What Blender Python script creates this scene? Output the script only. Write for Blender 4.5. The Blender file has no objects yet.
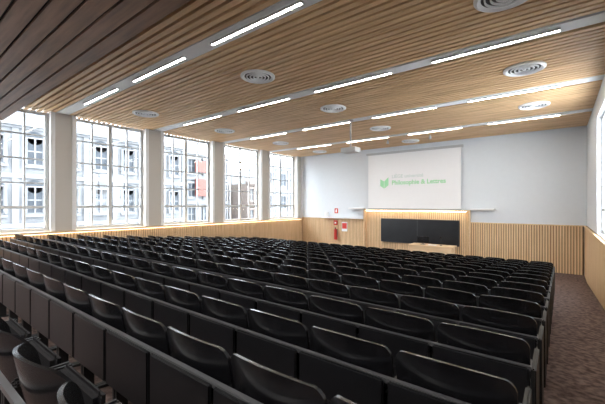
import bpy, bmesh, math, random
from mathutils import Vector, Matrix
random.seed(4)
sc=bpy.context.scene
ZC=2.87
XL,XR,YF,YB=-13.6,0.86,17.6,-2.2
XW=-13.98
ZT=3.13+ZC
SILL=-0.92+ZC
def floorz(y): return max(0.0,1.40-0.088*y)

# ---------------- materials ----------------
def mat(name,col,rough=.6,metal=0,spec=.5,emis=None,estr=0,var=0,scale=(1,1,1),nscale=5,bump=0,coat=0,col2=None,detail=4):
    m=bpy.data.materials.new(name); m.use_nodes=True
    nt=m.node_tree; b=nt.nodes['Principled BSDF']
    b.inputs['Base Color'].default_value=(*col,1); b.inputs['Roughness'].default_value=rough
    b.inputs['Metallic'].default_value=metal; b.inputs['Specular IOR Level'].default_value=spec
    b.inputs['Coat Weight'].default_value=coat
    if emis: b.inputs['Emission Color'].default_value=(*emis,1); b.inputs['Emission Strength'].default_value=estr
    if var or col2:
        tc=nt.nodes.new('ShaderNodeTexCoord'); mp=nt.nodes.new('ShaderNodeMapping'); mp.inputs['Scale'].default_value=scale
        n=nt.nodes.new('ShaderNodeTexNoise'); n.inputs['Scale'].default_value=nscale; n.inputs['Detail'].default_value=detail
        r=nt.nodes.new('ShaderNodeValToRGB'); r.color_ramp.elements[0].position=.35; r.color_ramp.elements[1].position=.65
        c2=col2 if col2 else tuple(c*(1-var) for c in col)
        r.color_ramp.elements[0].color=(*c2,1); r.color_ramp.elements[1].color=(*col,1)
        nt.links.new(tc.outputs['Object'],mp.inputs[0]); nt.links.new(mp.outputs[0],n.inputs['Vector'])
        nt.links.new(n.outputs['Fac'],r.inputs[0]); nt.links.new(r.outputs[0],b.inputs['Base Color'])
        if bump:
            bp=nt.nodes.new('ShaderNodeBump'); bp.inputs['Strength'].default_value=bump; bp.inputs['Distance'].default_value=.02
            nt.links.new(n.outputs['Fac'],bp.inputs['Height']); nt.links.new(bp.outputs[0],b.inputs['Normal'])
    return m
M={}
M['slat']=mat('ceiling_slat_wood',(.78,.53,.30),.5,col2=(.56,.36,.19),scale=(.5,7,1),nscale=1.6)
M['gap']=mat('ceiling_void',(.018,.011,.007),.9,var=.2)
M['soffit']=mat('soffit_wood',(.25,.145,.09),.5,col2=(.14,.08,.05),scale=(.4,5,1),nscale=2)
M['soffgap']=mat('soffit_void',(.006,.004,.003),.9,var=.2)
M['oakx']=mat('oak_front',(.82,.60,.37),.5,col2=(.71,.49,.28),scale=(9,1,.6),nscale=1.5)
M['oaky']=mat('oak_side',(.80,.58,.355),.5,col2=(.69,.475,.27),scale=(1,9,.6),nscale=1.5)
M['oakgap']=mat('oak_gap',(.24,.145,.075),.8,var=.2)
M['oakp']=mat('oak_plain',(.78,.57,.36),.45,col2=(.68,.48,.29),scale=(.6,6,6),nscale=2)
M['wall']=mat('wall_paint',(.73,.775,.82),.8,var=.015)
M['white']=mat('white_trim',(.86,.87,.88),.5,var=.02)
M['band']=mat('ceiling_band',(.78,.80,.82),.55,var=.02)
M['pillar']=mat('pillar_paint',(.56,.53,.49),.7,var=.02,nscale=.5)
M['pillare']=mat('pillar_edge',(.84,.85,.86),.6,var=.02)
M['frame']=mat('window_frame_paint',(.56,.58,.60),.5,var=.03)
M['carpet']=mat('carpet_brown',(.225,.165,.15),.95,col2=(.085,.06,.056),nscale=14,bump=.3,spec=.1,detail=9)
M['black']=mat('black_plastic',(.011,.011,.013),.25,var=.2,nscale=20,spec=.55)
M['blackm']=mat('black_laminate',(.012,.012,.014),.36,var=.25,nscale=14,spec=.45)
M['fabric']=mat('black_upholstery',(.016,.015,.017),.8,var=.4,nscale=90,bump=.1,spec=.2)
M['metalb']=mat('black_metal',(.014,.014,.015),.5,var=.2,spec=.4)
M['greym']=mat('satin_grey_edge',(.11,.11,.115),.32,var=.1,spec=.5)
M['board']=mat('chalkboard_black',(.012,.014,.018),.35,var=.3,nscale=3)
M['screen']=mat('screen_fabric',(.89,.90,.92),.8,var=.01)
M['screencase']=mat('screen_case_grey',(.5,.52,.54),.6,var=.02)
M['txtw']=mat('text_white',(.95,.97,.97),.7,var=.02,emis=(.9,.95,.95),estr=.15)
M['txtg']=mat('text_pale_grey',(.62,.72,.70),.7,var=.02)
M['green']=mat('text_green',(.38,.76,.46),.7,var=.05)
M['red']=mat('red_paint',(.62,.04,.03),.4,var=.1)
M['dgrey']=mat('dark_grey',(.05,.05,.055),.5,var=.2)
M['louvre']=mat('vent_dark_louvre',(.02,.02,.022),.6,var=.2)
M['mgrey']=mat('mid_grey',(.50,.51,.52),.5,var=.05)
M['metal']=mat('brushed_metal',(.45,.46,.48),.4,metal=.6,var=.1)
M['light']=mat('lamp_diffuser',(.95,.95,.95),.5,emis=(1,.93,.82),estr=105)
M['down']=mat('fill_light_diffuser',(.95,.95,.95),.5,emis=(1,.97,.93),estr=120)  # glow of the added fill lamps behind the camera
M['warm']=mat('warm_led',(1,.8,.5),.5,emis=(1,.82,.60),estr=18)
M['warm2']=mat('warm_sill_led',(1,.8,.5),.5,emis=(1,.78,.50),estr=6)
M['stone']=mat('facade_stone',(.135,.140,.146),.85,col2=(.10,.105,.112),nscale=1.2)
M['stone2']=mat('facade_plaster',(.145,.150,.156),.85,col2=(.115,.12,.126),nscale=.8)
M['brick']=mat('facade_brick',(.10,.08,.07),.9,col2=(.08,.064,.055),nscale=2)
M['fglass']=mat('facade_glass',(.036,.043,.052),.6,var=.25,spec=.2)
M['fframe']=mat('facade_frame',(.12,.122,.126),.6,var=.03)
M['roof']=mat('slate_roof',(.06,.065,.075),.7,var=.3)
M['asphalt']=mat('asphalt',(.16,.16,.16),.9,var=.3)
M['orange']=mat('faded_red_sign',(.125,.022,.013),.6,var=.1)
def glassmat():
    m=bpy.data.materials.new('window_glass'); m.use_nodes=True; nt=m.node_tree
    nt.nodes.remove(nt.nodes['Principled BSDF']); o=nt.nodes['Material Output']
    t=nt.nodes.new('ShaderNodeBsdfTransparent'); g=nt.nodes.new('ShaderNodeBsdfGlossy'); g.inputs['Roughness'].default_value=.03
    t.inputs[0].default_value=(.96,.98,.99,1)
    mx=nt.nodes.new('ShaderNodeMixShader'); mx.inputs[0].default_value=.04
    nt.links.new(t.outputs[0],mx.inputs[1]); nt.links.new(g.outputs[0],mx.inputs[2]); nt.links.new(mx.outputs[0],o.inputs[0])
    return m
M['glass']=glassmat()

# ---------------- helpers ----------------
col=sc.collection
def box(bm,x0,x1,y0,y1,z0,z1,mi=0,rot=None):
    vs=[bm.verts.new(Vector((x,y,z))) for x in (x0,x1) for y in (y0,y1) for z in (z0,z1)]
    if rot is not None:
        for v in vs: v.co=rot@v.co
    idx=[(0,1,3,2),(4,6,7,5),(0,4,5,1),(2,3,7,6),(0,2,6,4),(1,5,7,3)]
    for f in idx:
        fc=bm.faces.new([vs[i] for i in f]); fc.material_index=mi
def cyl(bm,c,r1,r2,h,seg=24,mi=0,axis='Z'):
    n0=set(bm.faces)
    rot={'Z':Matrix.Identity(4),'X':Matrix.Rotation(math.pi/2,4,'Y'),'Y':Matrix.Rotation(math.pi/2,4,'X')}[axis]
    bmesh.ops.create_cone(bm,cap_ends=True,segments=seg,radius1=r1,radius2=r2,depth=h,matrix=Matrix.Translation(c)@rot)
    for f in bm.faces:
        if f not in n0: f.material_index=mi; 
def mk(name,bm,mats,loc=(0,0,0),parent=None,label=None,cat=None,kind=None,group=None,bevel=0,smooth=False):
    bmesh.ops.recalc_face_normals(bm,faces=bm.faces)
    if bevel: bmesh.ops.bevel(bm,geom=[e for e in bm.edges],offset=bevel,segments=2,profile=.6,affect='EDGES',clamp_overlap=True)
    me=bpy.data.meshes.new(name); bm.to_mesh(me); bm.free()
    if not isinstance(mats,(list,tuple)): mats=[mats]
    for m in mats: me.materials.append(m)
    if smooth:
        for p in me.polygons: p.use_smooth=True
        try: me.set_sharp_from_angle(angle=math.radians(35))
        except Exception: pass
    return mkme(name,me,loc,parent,label,cat,kind,group)
def mkme(name,me,loc=(0,0,0),parent=None,label=None,cat=None,kind=None,group=None):
    ob=bpy.data.objects.new(name,me); col.objects.link(ob); ob.location=loc
    if parent is not None: ob.parent=parent
    if label: ob['label']=label
    if cat: ob['category']=cat
    if kind: ob['kind']=kind
    if group: ob['group']=group
    return ob
def empty(name,loc,label,cat,group=None):
    return mkme(name,None,loc,None,label,cat,None,group)
def NB(): return bmesh.new()
def struct(name,bm,mats,label,cat,**k): return mk(name,bm,mats,label=label,cat=cat,kind='structure',**k)

# ---------------- room shell ----------------
bm=NB()
top=[(YB,floorz(YB)),(15.9,0),(YF,0)]
for (ya,za),(yb,zb) in zip(top[:-1],top[1:]):
    v=[bm.verts.new(p) for p in ((XL,ya,za),(XR,ya,za),(XR,yb,zb),(XL,yb,zb),(XL,ya,-.3),(XR,ya,-.3),(XR,yb,-.3),(XL,yb,-.3))]
    for f in ((0,1,2,3),(7,6,5,4),(0,4,5,1),(1,5,6,2),(2,6,7,3),(3,7,4,0)): bm.faces.new([v[i] for i in f])
struct('floor',bm,M['carpet'],'brown speckled carpet on a gently sloping floor','floor')

strips=[4.05,7.5,11.05,14.65]
bm=NB()
box(bm,XL-.4,XR+.2,2.66,YF+.2,ZT+.12,ZT+.25,1)
y=2.72
while y<YF-.12:
    if all(abs(y+.055-s)>.24 for s in strips):
        box(bm,XL-.38,XR,y,y+.11,ZT,ZT+.06,0)
    y+=.17
struct('ceiling',bm,[M['slat'],M['gap']],'slatted timber ceiling with dark gaps','ceiling')
bm=NB()
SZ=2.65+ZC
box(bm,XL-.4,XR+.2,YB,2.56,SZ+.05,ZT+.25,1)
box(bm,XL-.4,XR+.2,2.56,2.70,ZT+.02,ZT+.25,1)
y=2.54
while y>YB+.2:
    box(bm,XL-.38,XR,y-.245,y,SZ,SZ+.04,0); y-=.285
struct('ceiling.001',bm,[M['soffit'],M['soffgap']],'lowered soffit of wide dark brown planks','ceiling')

for i,s in enumerate(strips):
    bm=NB(); box(bm,XL-.36,XR,s-.18,s+.18,ZT-.005,ZT+.11)
    struct('trim_%d'%(i+1),bm,M['band'],'white painted band between ceiling slats','ceiling trim')

def slats(bm,axis,a,b,c,z0,z1,depth=.03,pitch=.095,w=.065,sgn=1,ztop=None):
    p=a
    while p+w<=b:
        zz=z0(p) if callable(z0) else z0
        if axis=='x': box(bm,p,p+w,min(c,c+sgn*depth),max(c,c+sgn*depth),zz,z1,0)
        else: box(bm,min(c,c+sgn*depth),max(c,c+sgn*depth),p,p+w,zz,z1,0)
        p+=pitch
WT=-.87+ZC
bm=NB(); box(bm,XL-.4,XR+.2,YF,YF+.2,-.3,ZT+.25)
struct('wall_front',bm,M['wall'],'smooth pale white painted end wall','wall')
AX0,AX1=-8.9,-3.45
def wains_front(n,x0,x1):
    bm=NB(); box(bm,x0,x1,YF-.05,YF-.001,0,WT,1); slats(bm,'x',x0+.01,x1,YF-.05,.0,WT-.04,sgn=-1)
    box(bm,x0,x1,YF-.10,YF-.05,WT-.04,WT,0)
    struct('trim_%d'%n,bm,[M['oakx'],M['oakgap']],'vertical oak slat wainscot on the end wall','wainscot')
wains_front(10,XL+.01,AX0-.01); wains_front(11,AX1+.01,XR-.09)
bm=NB(); box(bm,XL-.4,XL,YB,YF,-.3,SILL-.04)
struct('wall_left',bm,M['wall'],'low wall beneath the row of tall windows','wall')
bm=NB(); box(bm,XL,XL+.05,YB,YF-.11,0,SILL-.08,1)
slats(bm,'y',YB+.01,YF-.12,XL+.05,lambda p:floorz(p),SILL-.08,sgn=1)
struct('trim_12',bm,[M['oaky'],M['oakgap']],'vertical oak slat wainscot below the windows','wainscot')
bm=NB(); box(bm,XL-.38,XL+.16,YB,YF-.11,SILL-.07,SILL,0); box(bm,XL+.11,XL+.135,YB+.3,YF-.3,SILL-.085,SILL-.071,1)
struct('trim_13',bm,[M['oakp'],M['warm2']],'continuous oak window ledge with warm light below','window sill')
RW0,RW1,RWZ0,RWZ1=10.0,13.0,WT+.02,ZT-.6
bm=NB()
box(bm,XR,XR+.25,YB,RW0,-.3,ZT+.25); box(bm,XR,XR+.25,RW1,YF,-.3,ZT+.25)
box(bm,XR,XR+.25,RW0,RW1,-.3,RWZ0); box(bm,XR,XR+.25,RW0,RW1,RWZ1,ZT+.25)
struct('wall_right',bm,M['wall'],'white painted side wall with a tall window','wall')
bm=NB(); box(bm,XR-.05,XR-.001,YB+.01,YF-.11,0,WT,1)
slats(bm,'y',YB+.01,YF-.12,XR-.05,lambda p:floorz(p),WT-.04,sgn=-1); box(bm,XR-.1,XR-.05,YB+.01,YF-.11,WT-.04,WT,0)
struct('trim_14',bm,[M['oaky'],M['oakgap']],'vertical oak slat wainscot along the aisle','wainscot')
bm=NB(); box(bm,XL-.4,XR+.2,YB-.2,YB,-.3,ZT+.25)
struct('wall_back',bm,M['wall'],'white painted rear wall','wall')

cols=[(.42,1.12),(3.72,4.42),(6.98,7.72),(10.34,11.06),(13.72,14.42),(17.02,17.59)]
for i,(a,b) in enumerate(cols):
    bm=NB(); box(bm,XL-.36,XL-.01,a,b,SILL+.005,ZT-.005,0)
    box(bm,XL-.05,XL+.02,a-.03,a+.1,SILL+.005,ZT-.01,1); box(bm,XL-.05,XL+.02,b-.1,b+.03,SILL+.005,ZT-.01,1)
    struct('trim_%d'%(20+i),bm,[M['pillar'],M['pillare']],'beige pillar with white edges between windows','pillar')
bm=NB(); box(bm,XW,XL,YB,.40,SILL,ZT); struct('trim_28',bm,M['pillar'],'beige wall panel beside the windows','pillar')
def window(n,y0,y1,z0,z1,x,t=.10,nc=4,nr=5,label=''):
    bm=NB(); 
    box(bm,x-.04,x+.04,y0,y0+t,z0,z1);box(bm,x-.04,x+.04,y1-t,y1,z0,z1)
    box(bm,x-.04,x+.04,y0+t,y1-t,z0,z0+t);box(bm,x-.04,x+.04,y0+t,y1-t,z1-t,z1)
    for i in range(1,nc):
        yy=y0+(y1-y0)*i/nc; w=.065 if (nc==4 and i==2) else .028
        box(bm,x-.03,x+.03,yy-w,yy+w,z0+t,z1-t)
    for i in range(1,nr):
        zz=z0+(z1-z0)*i/nr; w=.045 if i in(1,) else .026
        box(bm,x-.028,x+.028,y0+t,y1-t,zz-w,zz+w)
    o=struct('window_%d'%n,bm,M['frame'],label,'window')
    bm=NB(); v=[bm.verts.new(p) for p in ((x,y0+t,z0+t),(x,y1-t,z0+t),(x,y1-t,z1-t),(x,y0+t,z1-t))]; bm.faces.new(v)
    mk('window_pane',bm,M['glass'],parent=o)
for i in range(5):
    window(i+1,cols[i][1]+.01,cols[i+1][0]-.01,SILL+.01,ZT-.02,XW+.05,label='tall gridded window in a pale grey frame')
window(6,RW0+.01,RW1-.01,RWZ0+.01,RWZ1-.01,XR+.15,nc=3,label='tall side window in a grey frame')

# ---------------- ceiling lights ----------------
segs=[(-2.2,0),(-5.35,-3.15),(-8.5,-6.3),(-11.65,-9.45)]
for s in strips:
    for a,b in segs:
        e=empty('linear_ceiling_light',((a+b)/2,s,ZT-.006),'long slim white lit ceiling luminaire','ceiling light','linear lights in the ceiling bands')
        bm=NB(); L=(b-a)/2; box(bm,-L,L,-.045,-.022,-.035,0);box(bm,-L,L,.022,.045,-.035,0);box(bm,-L-.01,-L,-.045,.045,-.035,0);box(bm,L,L+.01,-.045,.045,-.035,0)
        mk('lamp_housing',bm,M['mgrey'],parent=e)
        bm=NB(); box(bm,-L,L,-.021,.021,-.036,0); mk('lamp_diffuser',bm,M['light'],parent=e)
for x in (-10.5,-6.5,-2.5):  # fill lamps added out of view behind the camera to brighten the hall
    e=empty('added_fill_light',(x,-1.1,SZ-.001),'square white fill light added to the dark soffit, out of view','ceiling light','added fill lights')
    bm=NB()
    for s in (-1,1): box(bm,s*.33-.03,s*.33+.03,-.36,.36,-.02,0); box(bm,-.3,.3,s*.33-.03,s*.33+.03,-.02,0)
    mk('lamp_housing',bm,M['white'],parent=e)
    bm=NB(); box(bm,-.3,.3,-.3,.3,-.012,-.002); mk('lamp_diffuser',bm,M['down'],parent=e)
bm=NB()
prof=[(.42,0),(.42,-.03),(.37,-.055),(.32,-.02),(.28,-.02),(.275,-.05),(.262,-.05),(.255,-.02),(.20,-.02),(.195,-.05),(.182,-.05),(.175,-.02),(.12,-.02),(.115,-.05),(.10,-.05),(.09,-.02),(.04,-.02),(.03,-.05),(0,-.05)]
seg=40; rings=[]
for r,z in prof:
    if r==0: rings.append([bm.verts.new((0,0,z))])
    else: rings.append([bm.verts.new((r*math.cos(2*math.pi*k/seg),r*math.sin(2*math.pi*k/seg),z)) for k in range(seg)])
for j in range(len(rings)-1):
    A,B=rings[j],rings[j+1]
    for k in range(seg):
        k2=(k+1)%seg
        f=bm.faces.new([A[k],A[k2],B[0]] if len(B)==1 else [A[k],A[k2],B[k2],B[k]])
        f.material_index=1 if prof[j][1]==-.02 and prof[j+1][1]==-.02 else 0
bmd=bpy.data.meshes.new('round_air_diffuser'); bmesh.ops.recalc_face_normals(bm,faces=bm.faces); bm.to_mesh(bmd); bm.free()
bmd.materials.append(M['white']); bmd.materials.append(M['louvre'])
for yy in (5.78,9.2,12.8,16.3):
    for xx in (-.65,-5.85,-11.3):
        if yy==16.3 and xx==-.65: continue
        mkme('ceiling_air_diffuser',bmd,(xx,yy,ZT-.001),None,'round white ceiling air diffuser with dark rings','air vent',None,'round ceiling diffusers')

# ---------------- projector ----------------
P=empty('projector',(-6.16,10.9,2.0+ZC),'white ceiling projector hung on a pole','projector')
bm=NB(); box(bm,-.3,.3,-.22,.22,-.09,.09); mk('body',bm,M['mgrey'],parent=P,bevel=.03)
bm=NB(); cyl(bm,(0,.24,0),.07,.06,.08,axis='Y'); mk('lens',bm,M['dgrey'],parent=P,label='dark round lens')
bm=NB(); cyl(bm,(0,0,(.09+1.12)/2),.03,.03,1.03,12); cyl(bm,(0,0,1.105),.1,.1,.03); box(bm,-.2,.2,-.03,.03,.09,.12); mk('pole',bm,M['metal'],parent=P)
for x,yy in ((-6.6,15.3),(-4.6,15.3)):
    e=empty('ceiling_spotlight',(x,yy,ZT),'small grey spotlight beside the ceiling band','spotlight','small ceiling spotlights')
    bm=NB(); cyl(bm,(0,0,-.05),.02,.02,.10,10); mk('stem',bm,M['mgrey'],parent=e)
    bm=NB(); cyl(bm,(0,0,-.15),.06,.045,.12,16); mk('lamp_head',bm,M['mgrey'],parent=e)

# ---------------- screen ----------------
S=empty('projection_screen',(-6.25,YF-.14,-.24+ZC),'large white projection screen with green lettering','projection screen')
bm=NB(); box(bm,-2.46,2.46,-.01,.01,0,3.0); mk('screen_surface',bm,M['screen'],parent=S)
bm=NB(); box(bm,-2.56,2.56,-.06,.08,3.0,3.12); mk('screen_case',bm,M['screencase'],parent=S,bevel=.01)
bm=NB(); box(bm,-2.48,2.48,-.02,.02,-.05,0); mk('bottom_bar',bm,M['screencase'],parent=S)
def text(s,x0,x1,z,m,bold=0,parent=S,y=-.016,name='screen_lettering'):
    cu=bpy.data.curves.new(name,'FONT'); cu.body=s; cu.size=.3; cu.offset=bold; cu.extrude=.001
    ob=bpy.data.objects.new(name,cu); col.objects.link(ob); bpy.context.view_layer.update()
    w=ob.dimensions.x; sca=(x1-x0)/w
    me=bpy.data.meshes.new_from_object(ob.evaluated_get(bpy.context.evaluated_depsgraph_get()))
    bpy.data.objects.remove(ob)
    me.transform(Matrix.Translation((x0,y,z))@Matrix.Rotation(math.pi/2,4,'X')@Matrix.Scale(sca,4))
    me.materials.clear(); me.materials.append(m)
    o=mkme(name,me,(0,0,0),parent); o['label']='lettering reading '+s; return o
text('Philosophie & Lettres',-1.05,1.75,1.30,M['green'],.007)
text('LIÈGE université',-1.05,.65,1.66,M['txtg'],.003)
bm=NB()
def poly(bm,pts,mi=0,y=-.014):
    bm.faces.new([bm.verts.new((a-.10,y,b+.10)) for a,b in pts]).material_index=mi
poly(bm,[(-1.62,1.52),(-1.40,1.40),(-1.40,1.00),(-1.62,1.16)]); poly(bm,[(-1.38,1.40),(-1.14,1.62),(-1.14,1.18),(-1.38,1.00)])
mk('screen_logo',bm,[M['green']],parent=S,label='green folded leaf emblem')

# ---------------- alcove with board ----------------
A=empty('wall_alcove',((AX0+AX1)/2,YF,0),'oak slatted portal framing the chalkboard with warm light','wall panel')
hw=(AX1-AX0)/2; topz=-.36+ZC
bm=NB(); box(bm,-hw,hw,-.06,-.002,0,topz,1); slats(bm,'x',-hw+.01,hw,-.06,0,topz-.01,sgn=-1); mk('slat_panel',bm,[M['oakx'],M['oakgap']],parent=A)
bm=NB(); box(bm,-hw-.06,hw+.06,-.26,-.002,topz,topz+.06); box(bm,-hw-.06,-hw,-.26,-.002,0,topz);box(bm,hw,hw+.06,-.26,-.002,0,topz); mk('portal_frame',bm,M['oakp'],parent=A)
bm=NB(); box(bm,-hw+.1,hw-.1,-.24,-.20,topz-.02,topz-.001); mk('led_strip',bm,M['warm'],parent=A,label='warm glowing light strip')
B=empty('chalkboard',(-5.9,YF-.12,-2.05+ZC),'long black chalkboard on the oak panel','chalkboard')
bm=NB(); box(bm,-2.0,2.0,-.04,0.02,0,1.22); mk('board_surface',bm,M['board'],parent=B,label='matt black writing surface')
bm=NB(); 
box(bm,-2.03,2.03,-.05,.02,1.22,1.25);box(bm,-2.03,2.03,-.05,.02,-.03,0);box(bm,-2.03,-2,-.05,.02,0,1.22);box(bm,2,2.03,-.05,.02,0,1.22);box(bm,-.012,.012,-.05,-.04,0,1.22);box(bm,-1.9,1.9,-.12,-.05,-.03,-.01)
mk('board_frame',bm,M['dgrey'],parent=B)
for xa,xb in ((AX1+.08,-2.35),(-9.95,AX0-.08)):
    bm=NB(); box(bm,xa,xb,YF-.3,YF-.001,-.30+ZC,-.22+ZC)
    mk('wall_shelf',bm,M['white'],label='narrow white shelf on the end wall',cat='shelf',bevel=.01)
bm=NB(); box(bm,-11.9,AX0-.08,YF-.28,YF-.11,WT+.0,WT+.05)
mk('wall_ledge',bm,M['white'],label='narrow white ledge on top of the wainscot',cat='shelf',bevel=.01)
E=empty('fire_extinguisher',(-10.88,YF-.2,1.0),'red fire extinguisher mounted on the oak wainscot','fire extinguisher')
bm=NB(); cyl(bm,(0,0,0),.10,.10,.6); cyl(bm,(0,0,.33),.10,.03,.07); mk('cylinder_body',bm,M['red'],parent=E,smooth=True)
bm=NB(); box(bm,-.02,.02,-.05,.03,.36,.43); box(bm,-.01,.01,-.14,-.04,.41,.43); mk('valve',bm,M['dgrey'],parent=E)
bm=NB(); box(bm,.10,.13,-.02,.01,-.15,.35); mk('hose',bm,M['dgrey'],parent=E)
bm=NB(); box(bm,-.05,.05,.04,.09,-.2,.2); mk('bracket',bm,M['red'],parent=E)
F=empty('fire_sign',(-10.95,YF-.02,2.45),'red square fire sign with white extinguisher pictogram','sign')
bm=NB(); box(bm,-.12,.12,0,.018,-.15,.15); mk('sign_plate',bm,M['red'],parent=F)
bm=NB(); box(bm,-.04,.04,-.004,0,-.09,.05); box(bm,-.02,.02,-.004,0,.05,.09); box(bm,.02,.07,-.004,0,.07,.09); mk('pictogram',bm,M['txtw'],parent=F)
R=empty('fire_alarm_box',(-10.92,YF-.115,1.72),'red manual fire alarm box above the extinguisher','fire alarm')
bm=NB(); box(bm,-.12,.12,-.05,.03,-.14,.14); mk('alarm_body',bm,M['red'],parent=R,bevel=.01)
bm=NB(); box(bm,-.06,.06,-.055,-.05,-.05,.05); mk('alarm_plate',bm,M['white'],parent=R)
N=empty('notice_board',(-10.3,YF-.115,1.5),'white notice sheet with a red block','notice')
bm=NB(); box(bm,-.19,.19,-.01,.02,-.28,.28); mk('sheet',bm,M['white'],parent=N)
bm=NB(); box(bm,-.16,.16,-.014,-.01,-.12,.22); mk('printed_block',bm,M['red'],parent=N)
bm=NB(); box(bm,-.12,.12,-.08,.08,0,.3); mk('loudspeaker',bm,M['white'],loc=(-11.55,YF-.18,WT+.05),label='small white loudspeaker standing on the ledge',cat='loudspeaker',bevel=.02)

D=empty('lecturer_desk',(-4.55,15.4,.05),'oak lecturer desk with panelled front','desk')
bm=NB(); box(bm,-.95,.95,-.4,.4,.93,.98); mk('desk_top',bm,M['oakp'],parent=D,bevel=.008)
bm=NB(); box(bm,-.9,.9,-.34,-.31,.0,.93); mk('front_panel',bm,M['oakp'],parent=D)
for sx in (-1,1):
    bm=NB(); box(bm,sx*.87-.03,sx*.87+.03,-.3,.36,0,.93); mk('side_panel',bm,M['oakp'],parent=D)
bm=NB(); box(bm,-.8,-.3,-.28,.34,.05,.91); mk('cabinet_body',bm,M['oakp'],parent=D)
C=empty('monitor',(-4.95,15.4,1.031),'flat dark computer monitor on the desk','monitor')
bm=NB(); box(bm,-.26,.26,-.02,.02,.08,.36); mk('monitor_screen',bm,M['black'],parent=C,bevel=.006)
bm=NB(); box(bm,-.1,.1,-.08,.08,0,.012); box(bm,-.02,.02,.005,.03,.01,.2); mk('monitor_stand',bm,M['dgrey'],parent=C)
C=empty('microphone',(-4.15,15.35,1.031),'slim black gooseneck microphone on the desk','microphone')
bm=NB(); cyl(bm,(0,0,.01),.06,.05,.02); cyl(bm,(0,0,.17),.006,.006,.32,8); mk('stand',bm,M['dgrey'],parent=C)
bm=NB(); cyl(bm,(0,0,.35),.014,.016,.06,10); mk('capsule',bm,M['black'],parent=C)
bm=NB(); box(bm,-.16,.16,-.11,.11,0,.02); mk('notebook',bm,M['white'],loc=(-4.5,15.3,1.032),label='closed white notebook on the desk',cat='notebook')

# ---------------- chairs ----------------
pitch=.60; HP=pitch/2
def bm_backrest(curv=.055,drop=.026,R=.06,gap=.012,tilt=.21):
    bm=NB(); zs=[.40,.46,.53,.6,.67,.74,.785,.81,.83,.847,.857]; W=HP-gap; n=18
    def ring(off):
        rows=[]
        for z in zs:
            d=max(0,z-(.86-R)); hwid=W-R+math.sqrt(max(0,R*R-d*d))
            row=[]
            for k in range(n+1):
                x=-hwid+2*hwid*k/n
                y=curv*(x/W)**2-tilt*(z-.4)-.010*math.sin((z-.36)*6)
                row.append(bm.verts.new((x,y-.035+off,z-drop*(x/W)**2)))
            rows.append(row)
        return rows
    A=ring(0.009); B=ring(-0.009)
    for j in range(len(zs)-1):
        for k in range(n):
            bm.faces.new([A[j][k],A[j][k+1],A[j+1][k+1],A[j+1][k]]); bm.faces.new([B[j][k],B[j+1][k],B[j+1][k+1],B[j][k+1]])
        for k in (0,n): bm.faces.new([A[j][k],A[j+1][k],B[j+1][k],B[j][k]])
    for k in range(n):
        for j in (0,len(zs)-1): bm.faces.new([A[j][k],A[j][k+1],B[j][k+1],B[j][k]])
    return bm
def bm_seat():
    bm=NB(); r=Matrix.Translation((0,.10,.30))@Matrix.Rotation(math.radians(-2),4,'X')
    box(bm,-.24,.24,-.025,.03,-.02,.36,0,r); bmesh.ops.bevel(bm,geom=list(bm.edges),offset=.025,segments=3,affect='EDGES'); return bm
def bm_leg(x):
    bm=NB(); box(bm,x-.012,x+.012,-.13,-.05,.03,.60); box(bm,x-.016,x+.016,-.15,.16,0,.03)
    box(bm,x-.012,x+.012,-.05,.12,.28,.36); return bm
def bm_arm(x):
    bm=NB(); box(bm,x-.016,x+.016,-.09,.17,.60,.625); bmesh.ops.bevel(bm,geom=list(bm.edges),offset=.01,segments=2,affect='EDGES'); return bm
def bm_tab():
    bm=NB(); w=HP-.012
    box(bm,-w,w,-.195,-.172,.32,.70); 
    bmesh.ops.bevel(bm,geom=list(bm.edges),offset=.009,segments=2,affect='EDGES')
    return bm
def bm_hinge():
    bm=NB(); box(bm,-HP+.001,HP-.001,-.168,-.14,.672,.70); return bm
def bm_end():
    bm=NB(); box(bm,HP-.002,HP+.026,-.19,.22,.02,.70); bmesh.ops.bevel(bm,geom=list(bm.edges),offset=.01,segments=2,affect='EDGES'); return bm
LX=HP-.02
defs=[('backrest',bm_backrest,M['black'],True),('seat',bm_seat,M['fabric'],True),('support_leg',lambda:bm_leg(-LX),M['metalb'],False),('support_leg',lambda:bm_leg(LX),M['metalb'],False),
('armrest',lambda:bm_arm(-LX),M['blackm'],True),('armrest',lambda:bm_arm(LX),M['blackm'],True),('writing_tablet',bm_tab,M['blackm'],True),('hinge_bar',bm_hinge,M['greym'],False),
('curved_backrest',lambda:bm_backrest(.13,.05,.10,.0,.22),M['black'],True)]
proto=[]
for n,f,m,sm in defs:
    bm=f(); bmesh.ops.recalc_face_normals(bm,faces=bm.faces); me=bpy.data.meshes.new('chair_'+n); bm.to_mesh(me); bm.free(); me.materials.append(m)
    if sm:
        for p in me.polygons:p.use_smooth=True
        me.set_sharp_from_angle(angle=math.radians(40))
    proto.append((n,me))
curved=proto.pop()[1]
bm=bm_end(); endme=bpy.data.meshes.new('chair_end'); bmesh.ops.recalc_face_normals(bm,faces=bm.faces); bm.to_mesh(endme); bm.free(); endme.materials.append(M['metalb'])
allm=[M['black'],M['fabric'],M['metalb'],M['blackm'],M['greym']]
bm=NB()
for (n,me) in proto:
    n0=len(bm.faces); bm.from_mesh(me); bm.faces.ensure_lookup_table(); mi=allm.index(me.materials[0])
    for f in bm.faces[n0:]: f.material_index=mi
far=bpy.data.meshes.new('chair_far'); bm.to_mesh(far); bm.free()
for m in allm: far.materials.append(m)
far.set_sharp_from_angle(angle=math.radians(40))
LAB='black tip-up lecture seat with folded writing tablet'; LABE='black tip-up lecture seat with aisle end panel'
LABC='black lecture seat with strongly curved rounded back'
G='black lecture hall seats in straight rows'
rows=[1.2]+[1.07+.8*i for i in range(1,15)]
cnt=0
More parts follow.
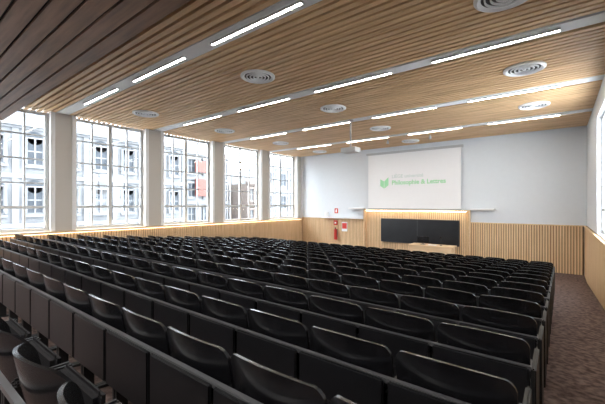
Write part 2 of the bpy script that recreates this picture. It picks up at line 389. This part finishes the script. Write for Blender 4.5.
def chair(x,y,detail,end=False,rear=False):
    global cnt; cnt+=1
    z=floorz(y+.1)-.0
    if detail:
        e=empty('lecture_seat',(x,y,z),LABC if rear else (LABE if end else LAB),'seat',G)
        for n,me in proto:
            if rear and n in('writing_tablet',): continue
            mkme(n,curved if (rear and n=='backrest') else me,(0,0,0),e)
        if end: mkme('end_panel',endme,(0,0,0),e)
    else:
        e=mkme('lecture_seat',far,(x,y,z),None,LABE if end else LAB,'seat',None,G)
        if end: mkme('end_panel',endme,(0,0,0),e)
for i,y in enumerate(rows):
    for k in range(21):
        x=-.44-pitch*k
        if x< -5.64*y-1.0: continue
        d=math.hypot(x,y)
        chair(x,y,d<6.2,k==0)
for k in range(4): chair(-1.30-pitch*k,.53,True,rear=True)
print('chairs',cnt)

# ---------------- outside ----------------
def building(name,x,y0,y1,z0,z1,fl,bays,wm,label,arch=False,roofh=1.5,gable=False):
    e=empty(name,(x,(y0+y1)/2,z0+ZC),label,'building'); hy=(y1-y0)/2; H=z1-z0
    bm=NB(); box(bm,-8,0,-hy,hy,0,H)
    for i in range(fl+1):
        zz=H*i/fl; box(bm,0,.18,-hy,hy,max(0,zz-.18),zz+.08)
    for b in range(bays+1):
        yy=-hy+2*hy*b/bays; box(bm,0,.12,max(-hy,yy-.16),min(hy,yy+.16),0,H)
    box(bm,-.2,.4,-hy,hy,H-.05,H+.3)
    mk('facade',bm,wm,parent=e)
    bm=NB()
    v=[bm.verts.new(p) for p in ((0,-hy,H+.3),(0,hy,H+.3),(-2.5,hy,H+.3+roofh),(-2.5,-hy,H+.3+roofh))]; bm.faces.new(v)
    if gable:
        for g in range(3):
            yy=-hy+2*hy*(g+.5)/3
            v=[bm.verts.new(p) for p in ((.2,yy-1.3,H+.3),(.2,yy+1.3,H+.3),(.2,yy,H+2.6),(-2,yy,H+2.6),(-2,yy-1.3,H+.3),(-2,yy+1.3,H+.3))]
            f=bm.faces.new([v[0],v[1],v[2]]); f.material_index=1; bm.faces.new([v[0],v[2],v[3],v[4]]); bm.faces.new([v[1],v[5],v[3],v[2]])
    mk('roof',bm,[M['roof'],wm],parent=e)
    bw=2*hy/bays; fh=H/fl
    bm=NB(); w=bw*.22; h=fh*.55
    box(bm,.0,.05,-w,w,0,h,0)
    if arch: cyl(bm,(.025,0,h),w,w,.05,24,0,'X')
    for s in (-w,0,w): box(bm,.05,.09,s-.04,s+.04,0,h,1)
    for s in (0,h*.5,h): box(bm,.05,.09,-w,w,s-.04,s+.04,1)
    box(bm,.0,.25,-w-.15,w+.15,-.2,-.05,2); box(bm,0,.2,-w-.12,-w,0,h,2); box(bm,0,.2,w,w+.12,0,h,2)
    if not arch: box(bm,0,.25,-w-.2,w+.2,h,h+.2,2)
    bmesh.ops.recalc_face_normals(bm,faces=bm.faces); me=bpy.data.meshes.new('facade_window'); bm.to_mesh(me); bm.free()
    for m in (M['fglass'],M['fframe'],wm): me.materials.append(m)
    for i in range(fl):
        for b in range(bays):
            mkme('facade_window',me,(.02,-hy+bw*(b+.5),i*fh+fh*.22),e)
    return e
building('town_building',-25,-4,16.0,-7,4.6,4,11,M['stone'],'pale stone townhouse facade with arched windows',True,1.2,True)
b2=building('town_building',-29,16.6,24,-7,5.0,5,4,M['stone2'],'white plaster building with red signs')
building('town_building',-27,25.0,28.5,-7,2.2,4,3,M['brick'],'brown brick town building')
building('town_building',-29,29.7,46,-7,4.6,4,7,M['stone2'],'pale plaster building further down the street')
for j,(ya,yb,za,zb) in enumerate(((19.6,21.7,3.2,4.3),(19.6,21.7,.8,2.5))):
    bm=NB(); box(bm,0,.15,-(yb-ya)/2,(yb-ya)/2,0,zb-za)
    mk('facade_sign',bm,M['orange'],loc=(.4,(ya+yb)/2-20.3,za+7),parent=b2,label='faded red sign panel')
bm=NB(); box(bm,-60,-14.3,-30,70,-7.2+ZC,-7+ZC); mk('street_ground',bm,M['asphalt'],label='grey asphalt street outside the windows',cat='street',kind='structure')

# ---------------- lighting ----------------
w=bpy.data.worlds.new('World'); sc.world=w; w.use_nodes=True
bg=w.node_tree.nodes['Background']; bg.inputs[0].default_value=(.88,.94,1,1); bg.inputs[1].default_value=17.5

# ---------------- camera ----------------
cd=bpy.data.cameras.new('Camera'); cd.sensor_width=36; cd.lens=333/605*36; cd.clip_end=500; cd.clip_start=.05
cam=bpy.data.objects.new('Camera',cd); col.objects.link(cam); cam.location=(0,0,ZC); cam.rotation_euler=(math.pi/2,0,math.radians(37.7)); cd.shift_y=2/605
sc.camera=cam
sc.view_settings.view_transform='Standard'
